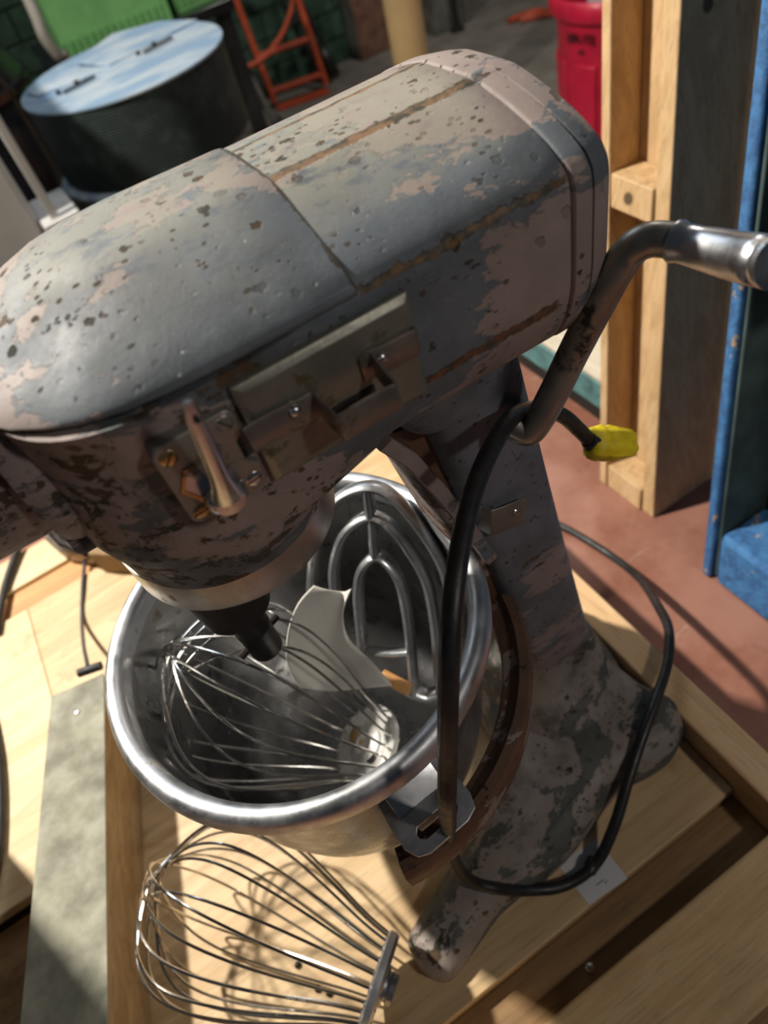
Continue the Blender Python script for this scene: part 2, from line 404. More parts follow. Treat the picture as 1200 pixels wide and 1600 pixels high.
# ================================================================== CRATE BASE
cr = thing('crate_base', (0, .4, -.09), 'shallow wooden crate base with plywood decks and pine rails under the mixer', 'crate')
def pb(name, x0, x1, y0, y1, z0, z1, mat, bev=.0015, T=None): return obj(name, MB().box(x0, x1, y0, y1, z0, z1, T=T), mat, cr, bev=bev)
pb('deck_board', -.33, .2915, .0935, .872, -.018, 0, 'ply_shaded')
pb('deck_board', -.95, -.3305, .448, .872, -.018, 0, 'ply')
pb('deck_board', -.95, .2915, .925, 1.0, -.018, 0, 'ply')
pb('batten', -.95, .2915, .8735, .9235, -.03, -.006, 'orange')
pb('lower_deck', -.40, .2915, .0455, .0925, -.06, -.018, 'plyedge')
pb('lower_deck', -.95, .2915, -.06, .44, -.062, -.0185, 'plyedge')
pb('rail', .2925, .3305, -.2, 1.03, -.09, .04, 'lumber_y', .003)
pb('rail', -.6, .2915, -.046, .045, -.062, .012, 'lumber', .003)
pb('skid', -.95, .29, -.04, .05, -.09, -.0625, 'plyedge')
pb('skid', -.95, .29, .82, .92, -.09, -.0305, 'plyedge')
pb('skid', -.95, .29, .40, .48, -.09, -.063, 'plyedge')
b = obj('bolt', MB().lathe([(.0001, 0), (.0045, 0), (.0045, .003), (.003, .0045), (.0001, .005)], zframe(atz(922, 1512, -.018), (0, 0, 1)), 14), 'chrome', cr)
sc_ = MB().tube([(.2915, .295, .02), (.276, .291, .022), (.266, .287, .024)], [.0022, .0022, .0026], 8)
b = obj('bolt', sc_, 'chrome', cr)
b = obj('nut', MB().lathe([(.006, 0), (.006, .005)], frame((.271, .289, .023), (0, 0, 1), (1, .2, 0)), 6, cap=(True, True)), 'chrome', b)
# paper label under the near foot
lb = thing('paper_label', (.12, .12, 0), 'small white printed paper label stuck to the plywood by the near foot', 'label')
ct = [atz(*p, 0) for p in ((981, 1373), (921, 1415), (872, 1352), (932, 1310))]
obj('sheet', MB().poly([p+Vector((0, .0003, .0002)) for p in ct], (0, 0, .0004)), 'label', lb, flat=True)
ex = (ct[0]-ct[3]).normalized(); ey = (ct[3]-ct[2]).normalized()
prt = MB()
for k, (u, v, ln) in enumerate(((.30, .55, .42), (.36, .50, .36), (.42, .50, .30), (.24, .62, .3), (.74, .55, .34), (.8, .62, .26))):
    O = ct[2].lerp(ct[1], u) if False else ct[3].lerp(ct[0], u)*v+ct[2].lerp(ct[1], u)*(1-v)
    n_ = int(ln*22)
    for q in range(n_):
        if random.random() < .25: continue
        p = O+ey*(q*.0016-.008); prt.poly([p+Vector((0, 0, .0008)), p+ex*.0016+Vector((0, 0, .0008)), p+ex*.0016+ey*.0011+Vector((0, 0, .0008)), p+ey*.0011+Vector((0, 0, .0008))], (0, 0, .00005))
tag(obj('print', prt, 'ink', lb, flat=True), kind='stuff')
# ================================================================== MIXER
mx = thing('stand_mixer', (.1, YC, 0), 'large old grey stand mixer with flaking mauve and grey paint on the crate', 'mixer')
def prof(x, pts, k=2, yc=YC):
    """closed section in the plane x; pts = half outline (dy, z) from top centre to bottom centre"""
    right = [(dy, z) for dy, z in pts]; left = [(-dy, z) for dy, z in pts[::-1] if dy > 1e-6]
    p = chaikin([Vector((x, yc-a, b)) for a, b in right+left], k, .22); return p
# motor housing (rear part of the head)
def rear(x, w=.0885, top=.6655, s_=1., bot=.540, r=.0):
    c0 = .606
    f = lambda a, b: (a*s_, c0+(b-c0)*s_)
    return prof(x, [f(0, top), f(.018, top-.0002), f(.0225, top-.0008), f(.029, top-.0022), f(.045, top-.0062), f(.068, .6515), f(w-.006, .6432), f(w, .6345), f(w, .61), f(w, .588), f(w-.0015, .577), f(w-.006, .562), f(w-.016, bot+.004), f(w-.035, bot+.0005), f(.02, bot), f(0, bot)], 2)
hb = obj('motor_housing', MB().loft([rear(.02, s_=.93), rear(.060, s_=.985), rear(.0915), rear(.12), rear(.15), rear(.18, s_=1.002), rear(.1990, s_=1.004), rear(.2005, s_=.985)]), 'body', mx, ang=50)
obj('end_bell', MB().loft([rear(.2000, s_=.97), rear(.2010, s_=1.0), rear(.2020, s_=1.010), rear(.2112, s_=1.010), rear(.2122, s_=.99), rear(.2126, s_=.975), rear(.2132, s_=1.0), rear(.218, s_=.99), rear(.2255, s_=.955), rear(.2280, s_=.89), rear(.229, s_=.76), rear(.2295, s_=.4)]), 'endbell', mx, ang=40)
# front transmission cover
def cov(x, w, zt, zb=.637):
    h = zt-zb
    return prof(x, [(0, zt), (w*.24, zt-h*.01), (w*.38, zt-h*.10), (w*.66, zt-h*.38), (w*.90, zt-h*.66), (w, zb+h*.13), (w, zb+.001), (w*.97, zb), (w*.5, zb-.001), (0, zb-.001)], 2)
st = [(.0910, .0875, .6665), (.0895, .0893, .6677), (.06, .0893, .6685), (.03, .089, .6692), (.008, .0875, .6685), (-.010, .0845, .6660), (-.026, .0785, .6615), (-.040, .0695, .6560), (-.052, .058, .6500), (-.061, .044, .6455), (-.067, .029, .6420), (-.0695, .012, .6395)]
cvr = obj('front_cover', MB().loft([cov(*q) for q in st]), 'cover', mx, ang=40)
for (px, py, yy) in ((300, 303, .305), (90, 403, .285)):
    p = aty(px, py, yy)
    x = p.x; zt = .669 if x > 0 else .6615
    screw(cvr, Vector((x, yy, zt-.0035)), (-.05, -.12, 1), .0052, 'chrome', 'screw', .4, .0022)
# lower transmission casting: plan outlines lofted upward
def plan(z, xl, xr, wd, n=56, e=2.6, yc=YC, el=None):
    a = (xr-xl)/2; cx = (xl+xr)/2; o = []
    for i in range(n):
        th = 2*math.pi*i/n; c_, s_ = math.cos(th), math.sin(th)
        q = (el or e) if c_ < 0 else e
        o.append(Vector((cx+a*math.copysign(abs(c_)**(2/q), c_), yc+wd*math.copysign(abs(s_)**(2/q), s_), z)))
    return o
lv = [(.5015, -.0615, .0685, .0665, 2.0), (.508, -.062, .0695, .068, 2.0), (.518, -.063, .076, .0725, 2.05), (.530, -.064, .088, .078, 2.2), (.541, -.0645, .106, .0832, 2.5), (.552, -.065, .128, .0868, 3.0), (.566, -.065, .148, .0888, 3.8), (.58, -.065, .155, .0892, 4.0), (.60, -.065, .156, .0893, 4.2), (.625, -.063, .150, .0893, 4.2), (.6355, -.0625, .10, .0891, 3.6)]
obj('transmission_casting', MB().loft([plan(z, a, b_, c_, 72, e, YC, min(e, 2.8)) for z, a, b_, c_, e in lv]), 'casting', mx, ang=45)
# attachment hub pointing to the front
T = frame((-.062, YC, .597), (0, 0, 1), (-1, 0, 0)); T = zframe((-.053, YC, .598), (-1, 0, 0), (0, 0, 1))
hub = obj('attachment_hub', MB().lathe([(.040, -.01), (.0545, 0), (.0555, .010), (.0540, .0145), (.047, .016), (.0455, .020), (.0445, .09), (.043, .15), (.03, .152), (.0001, .152)], T, 48), 'casting', mx)
obj('hub_flange_bolt', MB().lathe([(.009, -.01), (.009, .016), (.007, .019), (.0001, .019)], zframe((-.052, YC-.028, .551), (-1, 0, 0), (0, 0, 1)), 12), 'casting', hub)
# drip ring and planetary shaft
T = zframe((.0035, .322, .475), (0, 0, 1))
obj('drip_ring', MB().lathe([(.0001, .010), (.060, .010), (.0635, .002), (.0655, 0), (.0672, .0008), (.0676, .003), (.0676, .0272), (.0660, .0280), (.05, .0280)], T, 72), 'ring', mx, ang=30)
T = zframe((-.024, .305, .36), (0, 0, 1))
shf = obj('agitator_shaft', MB().lathe([(.0001, 0), (.0105, 0), (.0125, .003), (.0125, .030), (.0132, .031), (.0132, .036), (.0125, .037), (.0125, .058), (.020, .059), (.0245, .064), (.0250, .075), (.0275, .125), (.0001, .125)], T, 32), 'blackmetal', mx)
obj('drive_pin', MB().tube([(-.024-.018, .298, .378), (-.024+.018, .312, .378)], .003, 8), 'blackmetal', shf)
# column
def colr(z):
    t_ = (z-.07)/(.56-.07); t_ = max(0, min(1, t_))
    xr = .272+(.197-.272)*t_**.9; xl = .190+(.128-.190)*min(1, t_*1.1); wd = .050-.004*t_
    return plan(z, xl, xr, wd, 40, 5.5)
obj('column', MB().loft([colr(z) for z in (.04, .07, .10, .16, .24, .32, .40, .48, .53, .56)]), 'column', mx, ang=50)
# neck fairing between column and head
obj('neck', MB().loft([plan(.500, .118, .199, .048, 40, 4.2), plan(.520, .105, .1995, .052, 40, 4), plan(.54, .09, .2, .060, 40, 3.6), plan(.556, .07, .203, .070, 40, 3.4)]), 'column', mx, ang=50)
# base: U shaped foot outline
near = [(-.0685, .148), (-.064, .128), (-.048, .118), (-.02, .124), (.03, .136), (.106, .136), (.19, .155), (.235, .150), (.268, .151), (.298, .168), (.305, .192), (.292, .222), (.286, .262), (.286, YC)]
inner = [(.125, YC), (.118, .275), (.09, .235), (.04, .207), (-.016, .186), (-.062, .168)]
full = [Vector((x, y, 0)) for x, y in near[:-1]]+[Vector((.286, YC, 0))]+[Vector((x, 2*YC-y, 0)) for x, y in near[:-1][::-1]]+[Vector((x, 2*YC-y, 0)) for x, y in inner[::-1]]+[Vector((x, y, 0)) for x, y in inner[1:]]
full = smooth(full, 4, True)
def inset(p, d):
    n = len(p); o = []
    for i in range(n):
        t_ = (p[(i+2) % n]-p[i-2]).normalized(); o.append(p[i]+Vector((-t_.y, t_.x, 0))*d)
    return o
def lift(p, z): return [Vector((q.x, q.y, z(q.x) if callable(z) else z)) for q in p]
slope = lambda k: (lambda x: k*(.55+.45*max(0, min(1, (x+.06)/.2))))
obj('base', MB().loft([lift(full, 0), lift(full, slope(.026)), lift(inset(full, .003), slope(.033)), lift(inset(full, .009), slope(.043)), lift(inset(full, .016), slope(.049)), lift(inset(full, .0225), slope(.051))]), 'base', mx, ang=50)
obj('base_fairing', MB().loft([plan(.03, .13, .292, .125, 48, 2.6), plan(.048, .14, .288, .108, 48, 2.6), plan(.062, .15, .283, .085, 48, 2.8), plan(.080, .17, .276, .062, 48, 3.4), plan(.105, .185, .27, .0515, 48, 4.5)]), 'base', mx, ang=50)
# slide and bowl yoke
sl = obj('bowl_slide', MB().loft([plan(z, a, b_, wd, 28, 5) for z, a, b_, wd in ((.20, .155, .19, .034), (.27, .15, .19, .036), (.36, .136, .17, .036), (.44, .120, .16, .033), (.50, .108, .15, .030))]), 'yoke', mx, ang=45)
rl = MB().strip([(.098, .272, .515), (.110, .268, .495), (.122, .266, .46), (.137, .265, .41), (.150, .264, .36)], (.8, 0, .3), .010, .007)
obj('slide_rail', rl, M['endbell'], mx)
ring = []
A = [math.radians(a) for a in range(-99, 100, 3)]
rings = []
for a in A:
    c_, s_ = math.cos(a), math.sin(a); k = 1+.0*abs(a)
    dz = .010*max(0, math.cos(a))
    sec = [(.151, .252), (.151, .228), (.158, .222), (.170, .226), (.1755, .236), (.1765, .262), (.1735, .267), (.166, .268), (.163, .262), (.153, .258)]
    rings.append([Vector((BX+r*c_, YC+r*s_, z+dz)) for r, z in sec])
yk = obj('bowl_yoke', MB().loft(rings), 'yoke', mx, ang=40)
for sgn in (-1, 1):
    a = math.radians(sgn*93); p = Vector((BX+.163*math.cos(a), YC+.163*math.sin(a), .24))
    obj('yoke_pin', MB().lathe([(.011, 0), (.012, .004), (.012, .022), (.008, .028), (.0075, .046), (.005, .05), (.0001, .05)], zframe(p, (0, 0, 1)), 20), 'yoke', yk)
# small folded plate screwed to the column
bp = MB().strip([(.150, .290, .398), (.1535, .2745, .397), (.1565, .2655, .396), (.165, .2645, .394), (.185, .2640, .389)], (.12, 0, .99), .027, .0022)
br = obj('stop_bracket', bp, 'speedplate', mx, bev=.0004)
screw(br, (.176, .2632, .394), (0, -1, .02), .0035, 'chrome')
# name plate
SY = YC-.0895
pl = obj('side_plate', MB().loft([[Vector((x, SY-d, z)) for x, z in ((.027+i, .5755+i), (.1105-i, .5755+i), (.1105-i, .6305-i), (.027+i, .6305-i))] for d, i in ((-.001, 0), (.0022, 0), (.0048, .0035))]), 'plate', mx, bev=.0006)
S2 = SY-.0048
obj('slot_opening', MB().box(.062, .084, S2-.0004, S2+.002, .587, .5985), 'dark', pl, flat=True)
yb = S2-.0022; yo = S2-.0185
sl0, sl1 = aty(388, 690, S2-.0035), aty(495, 632, yb)
lo0, lo1 = aty(533, 668, yo), aty(622, 618, yo)
sr0, sr1 = aty(585, 570, S2-.003), aty(650, 535, S2-.0022)
ptsS = [sl0, sl0.lerp(sl1, .3)+Vector((0, .001, 0)), sl0.lerp(sl1, .8), sl1, sl1.lerp(lo0, .3), sl1.lerp(lo0, .7), lo0, lo0.lerp(lo1, .15), lo0.lerp(lo1, .85), lo1, lo1.lerp(sr0, .35), lo1.lerp(sr0, .75), sr0]
bar = obj('strap', MB().strip(smooth(ptsS, 3), (0, .10, 1), .0135, .0020), 'strap', pl)
obj('strap', MB().strip([aty(566, 578, S2-.0004), aty(578, 570, S2-.0018), aty(600, 560, S2-.0024), sr1, sr1+Vector((.0015, .002, 0))], (0, 0, 1), .0135, .0022), 'strap', pl)
for x, z in ((aty(462, 643, S2-.004).x, aty(462, 643, S2-.004).z), (aty(597, 560, S2-.004).x, aty(597, 560, S2-.004).z)):
    obj('rivet', MB().lathe([(.0028, -.003), (.0028, .0006), (.0023, .0018), (.0012, .0025), (.0001, .0027)], zframe((x, S2-.003, z), (0, -1, 0)), 16), 'chrome', pl)
gm = MB()
for i in range(9):
    p = Vector((.0705+random.uniform(-.003, .003), S2-.002-random.uniform(0, .004), .589+random.uniform(-.005, .004)))
    gm.lathe([(.0001, -.003), (.0022, -.002), (.003, 0), (.0022, .002), (.0001, .003)], zframe(p, (random.uniform(-1, 1), -1, random.uniform(-1, 1))), 8)
obj('grease_lump', gm, 'grease', pl)
# speed plate with lever
def rrect(x0, x1, z0, z1, y, r=.005, n=5):
    o = []
    for cx, cz, a in ((x1-r, z1-r, 0), (x0+r, z1-r, 90), (x0+r, z0+r, 180), (x1-r, z0+r, 270)):
        for k in range(n+1):
            q = math.radians(a+90*k/n); o.append(Vector((cx+r*math.cos(q), y, cz+r*math.sin(q))))
    return o
def spoutline(y, i=0):
    x0, x1, z0, z1 = -.0125+i, .0248-i, .5775+i, .6235-i; r = .0055
    base = rrect(x0, x1, z0, z1, y, r)
    # waist the right-hand side between its two screw lobes
    for p in base:
        pass
    o = base[:]
    seg = [Vector((x1, y, .592)), Vector((x1-.0045, y, .5955)), Vector((x1-.0045, y, .607)), Vector((x1, y, .6105))]
    return base[:-0 or None]+seg
SPY = SY-.0005
sp = obj('speed_plate', MB().loft([spoutline(SPY+.009), spoutline(SPY-.0022), spoutline(SPY-.003, .0006)]), 'speedplate', mx, bev=.0002)
S3 = SPY-.003
for x, z, mt, an in ((-.0065, .6165, 'brass', .9), (.019, .618, 'plate', 2.2), (.0195, .5845, 'chrome', .15), (-.0068, .5838, 'brass', .1)):
    screw(sp, (x, S3+.0002, z), (0, -1, 0), .0039, mt, 'screw', an, .0009)
hexo = [Vector((.0012+.0112*math.cos(math.radians(a)), 0, .5985+.0112*math.sin(math.radians(a)))) for a in range(0, 360, 60)]
hexi = [Vector((.0012+.0092*math.cos(math.radians(a)), 0, .5985+.0092*math.sin(math.radians(a)))) for a in range(0, 360, 60)]
mb = MB(); ofs = lambda p, y: [Vector((q.x, y, q.z)) for q in p]
mb.loft([ofs(hexo, S3), ofs(hexo, S3-.0008), ofs(hexi, S3-.0008), ofs(hexi, S3-.0001)], (False, False))
hx = obj('hexagon_collar', mb, 'brass', sp); obj('hexagon_recess', MB().poly(ofs(hexi, S3-.0001), (0, -.0002, 0)), 'chrome', sp, flat=True)
text('engraved_numeral', '1', .0085, frame((-.0068, S3-.0001, .5945), (1, 0, .15), (0, -1, 0)) @ Matrix.Rotation(math.radians(0), 4, 'Z'), 'slot', sp, .0001)
# lever: boss at the bottom, arm rising to a bright tip
Lv = MB().lathe([(.0001, -.002), (.0085, -.002), (.0092, .001), (.0088, .008), (.0066, .0105), (.0001, .011)], zframe((.0052, S3, .5895), (0, -1, -.1)), 24)
lever = obj('speed_lever', Lv, 'chrome', sp)
A0 = Vector((.0052, S3-.008, .5905)); A1 = aty(292, 628, .2045)
pts = [A0.lerp(A1, k/8)+Vector((0, -.0018*math.sin(math.pi*k/8), 0)) for k in range(9)]
ar = MB(); rg = []
dr = (A1-A0).normalized(); sd = dr.cross(Vector((0, -1, 0))).normalized(); nn = sd.cross(dr)
for k, p in enumerate(pts):
    wd = [.0072, .0058, .0044, .0038, .0036, .0034, .0032, .003, .0018][k]; th = [.0045, .0042, .0036, .003, .0026, .0025, .0024, .0022, .0013][k]
    rg.append([p+sd*wd*math.cos(a)+nn*th*math.sin(a) for a in [2*math.pi*i/12 for i in range(12)]])
ar.loft(rg); obj('arm', ar, 'chrome', lever)
obj('detent_pin', MB().lathe([(.0001, .0012), (.0010, .0012), (.0014, 0), (.0012, -.003)], zframe(pts[7]+Vector((.0004, -.0026, 0)), (0, -1, .3)), 10), 'dark', lever)
# lift handle
hp = [(792, 648, .262), (806, 668, .255), (828, 674, .248), (846, 650, .245), (868, 608, .243), (900, 543, .240), (950, 447, .232), (972, 408, .229), (994, 384, .225), (1020, 374, .220), (1052, 376, .212), (1100, 388, .197), (1150, 400, .178), (1192, 408, .162)]
hw = [aty(*q) for q in hp]
p2 = smooth(hw[:11], 5)
rod = obj('lift_handle', MB().tube(p2, [.0088]*(len(p2)-14)+[.0085]*14, 16), 'rod', mx)
gp = smooth(hw[10:]+[hw[-1]+(hw[-1]-hw[-2])*.5], 5)
n_ = len(gp); rr = []
for i in range(n_):
    t_ = i/(n_-1); rr.append(.0086+.0022*math.sin(min(1, t_*1.3)*math.pi*.5)-(.0012 if abs(t_-.80) < .03 else 0)+(.0012 if i in (0, 1) else 0))
obj('grip', MB().tube(gp, rr, 20), 'chrome', rod)
# ================================================================== BOWL
TB = zframe((BX, YC, 0), (0, 0, 1))
bo = thing('mixing_bowl', (BX, YC, .1), 'round stainless steel mixing bowl hung in the mixer yoke', 'bowl')
obj('bowl_wall', MB().lathe([(.0001, .1035), (.05, .104), (.085, .112), (.108, .13), (.122, .16), (.129, .20), (.133, .26), (.1355, .33), (.1365, .350), (.1355, .350), (.1343, .33), (.1318, .26), (.1278, .20), (.1205, .161), (.1065, .132), (.084, .1135), (.05, .1055), (.0001, .105)], TB, 96), 'steel', bo, ang=60)
obj('rim', MB().lathe([(.1342, .344), (.1342, .3545), (.1362, .3597), (.1400, .3622), (.1445, .3625), (.1482, .3598), (.1502, .3550), (.1510, .3490), (.1508, .3450), (.1496, .3448), (.1490, .3495), (.1475, .3535), (.1425, .3555), (.1380, .3500), (.1368, .346)], TB, 128), 'lip', bo, ang=60)
foot = obj('foot_ring', MB().lathe([(.065, .106), (.065, .0985), (.069, .098), (.070, .107)], TB, 48), 'steel', bo)
for sgn in (-1, 1):
    ang = math.radians(sgn*86)
    R_ = Matrix.Rotation(ang, 4, 'Z'); Tm = Matrix.Translation((BX, YC, 0)) @ R_
    # local x = outward, y = along the rim
    mbk = MB(); 
    outl = [(-.026, .1335), (-.028, .150), (-.0285, .168), (-.024, .1775), (-.016, .181), (.016, .181), (.025, .1775), (.0285, .168), (.0285, .150), (.026, .1335)]
    slot_ = [(-.013, .1625), (-.0165, .166), (-.0165, .169), (-.013, .1725), (.013, .1725), (.0165, .169), (.0165, .166), (.013, .1625)]
    zz = .304
    bm_ = bmesh.new()
    tv = [bm_.verts.new(Tm @ Vector((b_, a, zz))) for a, b_ in outl]; sv = [bm_.verts.new(Tm @ Vector((b_, a, zz))) for a, b_ in slot_]
    es = [bm_.edges.new((tv[i], tv[(i+1) % len(tv)])) for i in range(len(tv))]+[bm_.edges.new((sv[i], sv[(i+1) % len(sv)])) for i in range(len(sv))]
    bmesh.ops.triangle_fill(bm_, use_beauty=True, edges=es)
    r_ = bmesh.ops.extrude_face_region(bm_, geom=bm_.faces[:]); bmesh.ops.translate(bm_, verts=[v for v in r_['geom'] if isinstance(v, bmesh.types.BMVert)], vec=(0, 0, -.0022))
    bm_.verts.index_update(); mbk.add([v.co.copy() for v in bm_.verts], [tuple(v.index for v in f.verts) for f in bm_.faces]); bm_.free()
    hd = obj('bowl_handle', mbk, 'lip', bo, bev=.0005)
    skirt = [(Tm @ Vector((.1335, a, .3035))) for a in (-.026, -.013, 0, .013, .026)]
    obj('handle_gusset', MB().loft([[Tm @ Vector((.1325, a, .318)), Tm @ Vector((.1345, a, .318)), Tm @ Vector((.152, a, .3045)), Tm @ Vector((.1325, a, .3035))] for a in (-.020, 0, .020)]), 'lip', hd, bev=.001)
# ================================================================== WHISKS
def whisk_wires():
    n = 11; out = []
    for k in range(n):
        a = math.pi*k/n; ph = random.uniform(-.03, .03); R_ = .082*random.uniform(.95, 1.03); L_ = .235+(k-5)*.0016
        prof_ = [(0, .037), (.03, .045), (.07, .060), (.11, .074), (.150, .083), (.180, .082), (.205, .068), (.222, .043), (.232, .018)]
        half = [Vector((x*L_/.235, 0, y*R_/.082)) for x, y in prof_]
        pts_ = half+[Vector((L_, 0, 0))]+[Vector((p.x, 0, -p.z)) for p in half[::-1]]
        bend = random.uniform(-.015, .015)
        pts_ = [Vector((p.x, bend*(p.x/.2)**2, p.z)) for p in pts_]
        Rm = Matrix.Rotation(a+ph, 4, 'X'); out.append([Rm @ p for p in smooth(pts_, 4)])
    return out
def make_whisk(label):
    w_ = thing('wire_whisk', (0, 0, 0), label, 'whisk', None)
    Tx = zframe((0, 0, 0), (-1, 0, 0), (0, 0, 1))
    hd = obj('hub_disc', MB().lathe([(.0001, .003), (.012, .003), (.013, .006), (.016, .006), (.018, .001), (.030, .000), (.034, .004), (.0395, .004), (.0425, .001), (.0425, -.005), (.0395, -.007), (.033, -.005), (.022, -.003), (.020, -.006), (.011, -.008), (.0095, -.002), (.0001, -.002)], Tx, 40), 'hubdisc', w_)
    obj('hub_hole', MB().lathe([(.0001, -.0084), (.0065, -.0084), (.0065, -.0075)], Tx @ Matrix.Translation((.006, .017, .0022)), 18), 'dark', hd)
    lug = MB()
    for k in range(20):
        a = math.pi*k/10; p = Vector((0, .0385*math.sin(a), .0385*math.cos(a))); lug.lathe([(.0001, -.008), (.0022, -.0075), (.0026, 0), (.0022, .004)], Matrix.Translation(p) @ zframe((0, 0, 0), (-1, 0, 0), (0, 0, 1)), 8)
    obj('wire_socket', lug, 'hubdisc', hd)
    obj('shank', MB().lathe([(.0125, .004), (.0125, .008), (.0135, .009), (.0135, .014), (.011, .015), (.0001, .015)], Tx, 24), 'alu', w_)
    for pts_ in whisk_wires(): obj('wire', MB().tube(pts_, .00135, 7), 'wire', w_)
    return w_
def put(w_, hub_, tip, roll=0):
    d = (Vector(tip)-Vector(hub_)); w_.rotation_mode = 'QUATERNION'
    q = frame((0, 0, 0), d) @ Matrix.Rotation(roll, 4, 'X'); w_.rotation_quaternion = q.to_quaternion(); w_.location = hub_
w1 = make_whisk('wire balloon whisk lying inside the mixing bowl')
def copy_tree(o, parent=None):
    c_ = o.copy(); C.objects.link(c_); c_.parent = parent
    for ch in [q for q in D.objects if q.parent == o]: copy_tree(ch, c_)
    return c_
w2 = copy_tree(w1); w2['label'] = 'wire balloon whisk lying on the plywood below the mixing bowl'
for w_ in (w1, w2): w_['group'] = 'balloon whisks'
put(w1, (.001, .288, .160), atz(252, 1022, .352), .3); w1.scale = (.92,)*3
put(w2, atz(594, 1536, .052), atz(240, 1370, .106), .1)
def subs(o):
    for q in D.objects:
        if q.parent == o: yield q; yield from subs(q)
for q in subs(w2):
    if q.name.startswith(('hub_disc', 'wire_socket')): q.data = q.data.copy(); q.data.materials[0] = M['alu']
# yellow residue and second white disc region in the first whisk's hub
hd1 = [q for q in D.objects if q.parent == w1 and q.name.startswith('hub_disc')][0]
e_ = obj('yellow_residue', MB().lathe([(.0001, -.0072), (.007, -.0068), (.0095, -.005), (.0095, -.002)], zframe((0, 0, 0), (-1, 0, 0), (0, 0, 1)) @ Matrix.Translation((-.012, -.016, .0)) @ Matrix.Scale(1.25, 4, (0, 1, 0)), 22), 'egg', loc=(0, 0, 0)); e_.parent = hd1
# ================================================================== FLAT BEATER
bt = thing('flat_beater', (.067, .281, .2), 'cast aluminium flat beater of nested arches standing in the bowl', 'beater')
TT = Vector((.106, .371, .38)); BB = Vector((.067, .281, .20)); e2 = (TT-BB).normalized(); e1 = Vector((.765, -.644, 0)); e1 = (e1-e2*e1.dot(e2)).normalized(); nb = e1.cross(e2)
def onp(px, py):
    r = ray(px, py); o0 = Vector((0, 0, H)); k = (TT-o0).dot(nb)/r.dot(nb); return o0+r*k
def rib(pxs, r=.0046, r2=.0095, name='arch'):
    pts_ = smooth([onp(*p) for p in pxs], 6); rg_ = []
    for i, p in enumerate(pts_):
        t_ = (pts_[min(i+1, len(pts_)-1)]-pts_[max(i-1, 0)]).normalized(); sd_ = t_.cross(nb).normalized()
        rg_.append([p+sd_*r*math.cos(a)+nb*r2*math.sin(a) for a in [2*math.pi*k/12 for k in range(12)]])
    return obj(name, MB().loft(rg_), 'alu', bt)
rib([(487, 935), (490, 880), (503, 820), (530, 778), (572, 760), (610, 772), (650, 815), (685, 868), (700, 910), (706, 960), (704, 1030), (696, 1085)])
rib([(527, 1000), (524, 930), (522, 885), (534, 840), (556, 815), (582, 806), (612, 822), (640, 858), (666, 905), (678, 960), (684, 1020), (688, 1080)])
rib([(567, 1010), (562, 960), (560, 920), (566, 888), (586, 868), (606, 878), (624, 905), (635, 950), (642, 1010), (648, 1080)])
rib([(574, 762), (580, 806)], name='web'); rib([(582, 806), (587, 868)], name='web')
rib([(572, 1016), (610, 1020), (645, 1018)], .004, .006, 'web'); rib([(640, 1076), (668, 1088), (694, 1080)], .008, .008, 'web')
# white folded scraper
ws = thing('plastic_scraper', (.045, .35, .2), 'curled white plastic sheet lying between the whisk and the beater', 'scraper')
def cl(px, py, z): return atz(px, py, z)
rows_ = [[(490, 915, .335), (510, 922, .330), (535, 925, .322), (548, 920, .33)], [(465, 945, .325), (495, 955, .312), (522, 965, .300), (535, 960, .305)], [(450, 990, .305), (480, 1005, .285), (515, 1015, .27), (545, 1000, .285)], [(450, 1040, .28), (490, 1050, .25), (540, 1050, .24), (580, 1035, .26)], [(470, 1075, .255), (520, 1080, .225), (575, 1075, .22), (612, 1072, .235)]]
gr = [smooth([cl(*q) for q in r], 5) for r in rows_]
cols_ = list(zip(*gr)); cols_ = [smooth(list(c_), 5) for c_ in cols_]
nu, nv = len(cols_), len(cols_[0]); mb = MB(); vs_ = [p for c_ in cols_ for p in c_]
mb.add(vs_, [(i*nv+j, i*nv+j+1, (i+1)*nv+j+1, (i+1)*nv+j) for i in range(nu-1) for j in range(nv-1)])
so = obj('sheet', mb, 'white', ws, ang=80); sm = so.modifiers.new('solid', 'SOLIDIFY'); sm.thickness = .0012
hdl = thing('wooden_stick', tuple(atz(625, 1068, .22)), 'short orange wooden handle end beside the beater foot', 'handle')
obj('stick', MB().tube([atz(598, 1052, .225), atz(618, 1066, .222), atz(640, 1078, .220)], [.0045, .006, .0062], 14), 'orange', hdl)
# ================================================================== POWER CORD
pc = thing('power_cord', (.25, .3, 0), 'thick black power cord with a yellow plug, looped over the lift handle pivot', 'cord')
cp = [aty(925, 692, .278), aty(905, 672, .280), aty(880, 650, .279), aty(850, 640, .276), aty(826, 640, .268), aty(800, 652, .252), aty(775, 688, .236), aty(748, 745, .218), aty(726, 820, .198), aty(711, 910, .176), aty(703, 1010, .158), aty(700, 1110, .146), aty(699, 1200, .139), aty(699, 1270, .1345),
      atz(704, 1325, .19), atz(716, 1355, .115), atz(740, 1378, .064), atz(775, 1388, .047), atz(820, 1391, .022), atz(880, 1384, .0065), atz(930, 1350, .010), atz(960, 1290, .028), atz(981, 1220, .046), atz(1002, 1155, .056), atz(1026, 1090, .060), atz(1043, 1035, .056), atz(1045, 985, .050), atz(1030, 950, .02), atz(1000, 905, -.05), atz(960, 872, -.080), atz(920, 846, -.084), atz(885, 826, -.084), atz(850, 812, -.084), atz(800, 800, -.084)]
cs = smooth(cp, 7)
obj('cable', MB().tube(cs, .0056, 12), 'rubber', pc)
kn = atz(925, 1352, .008)
obj('splice', MB().tube([kn+Vector((.006, .004, 0)), kn, kn+Vector((-.007, -.003, 0))], [.0062, .0075, .0062], 10), 'rubber', pc)
P0 = aty(925, 692, .278); P1 = aty(985, 694, .272)
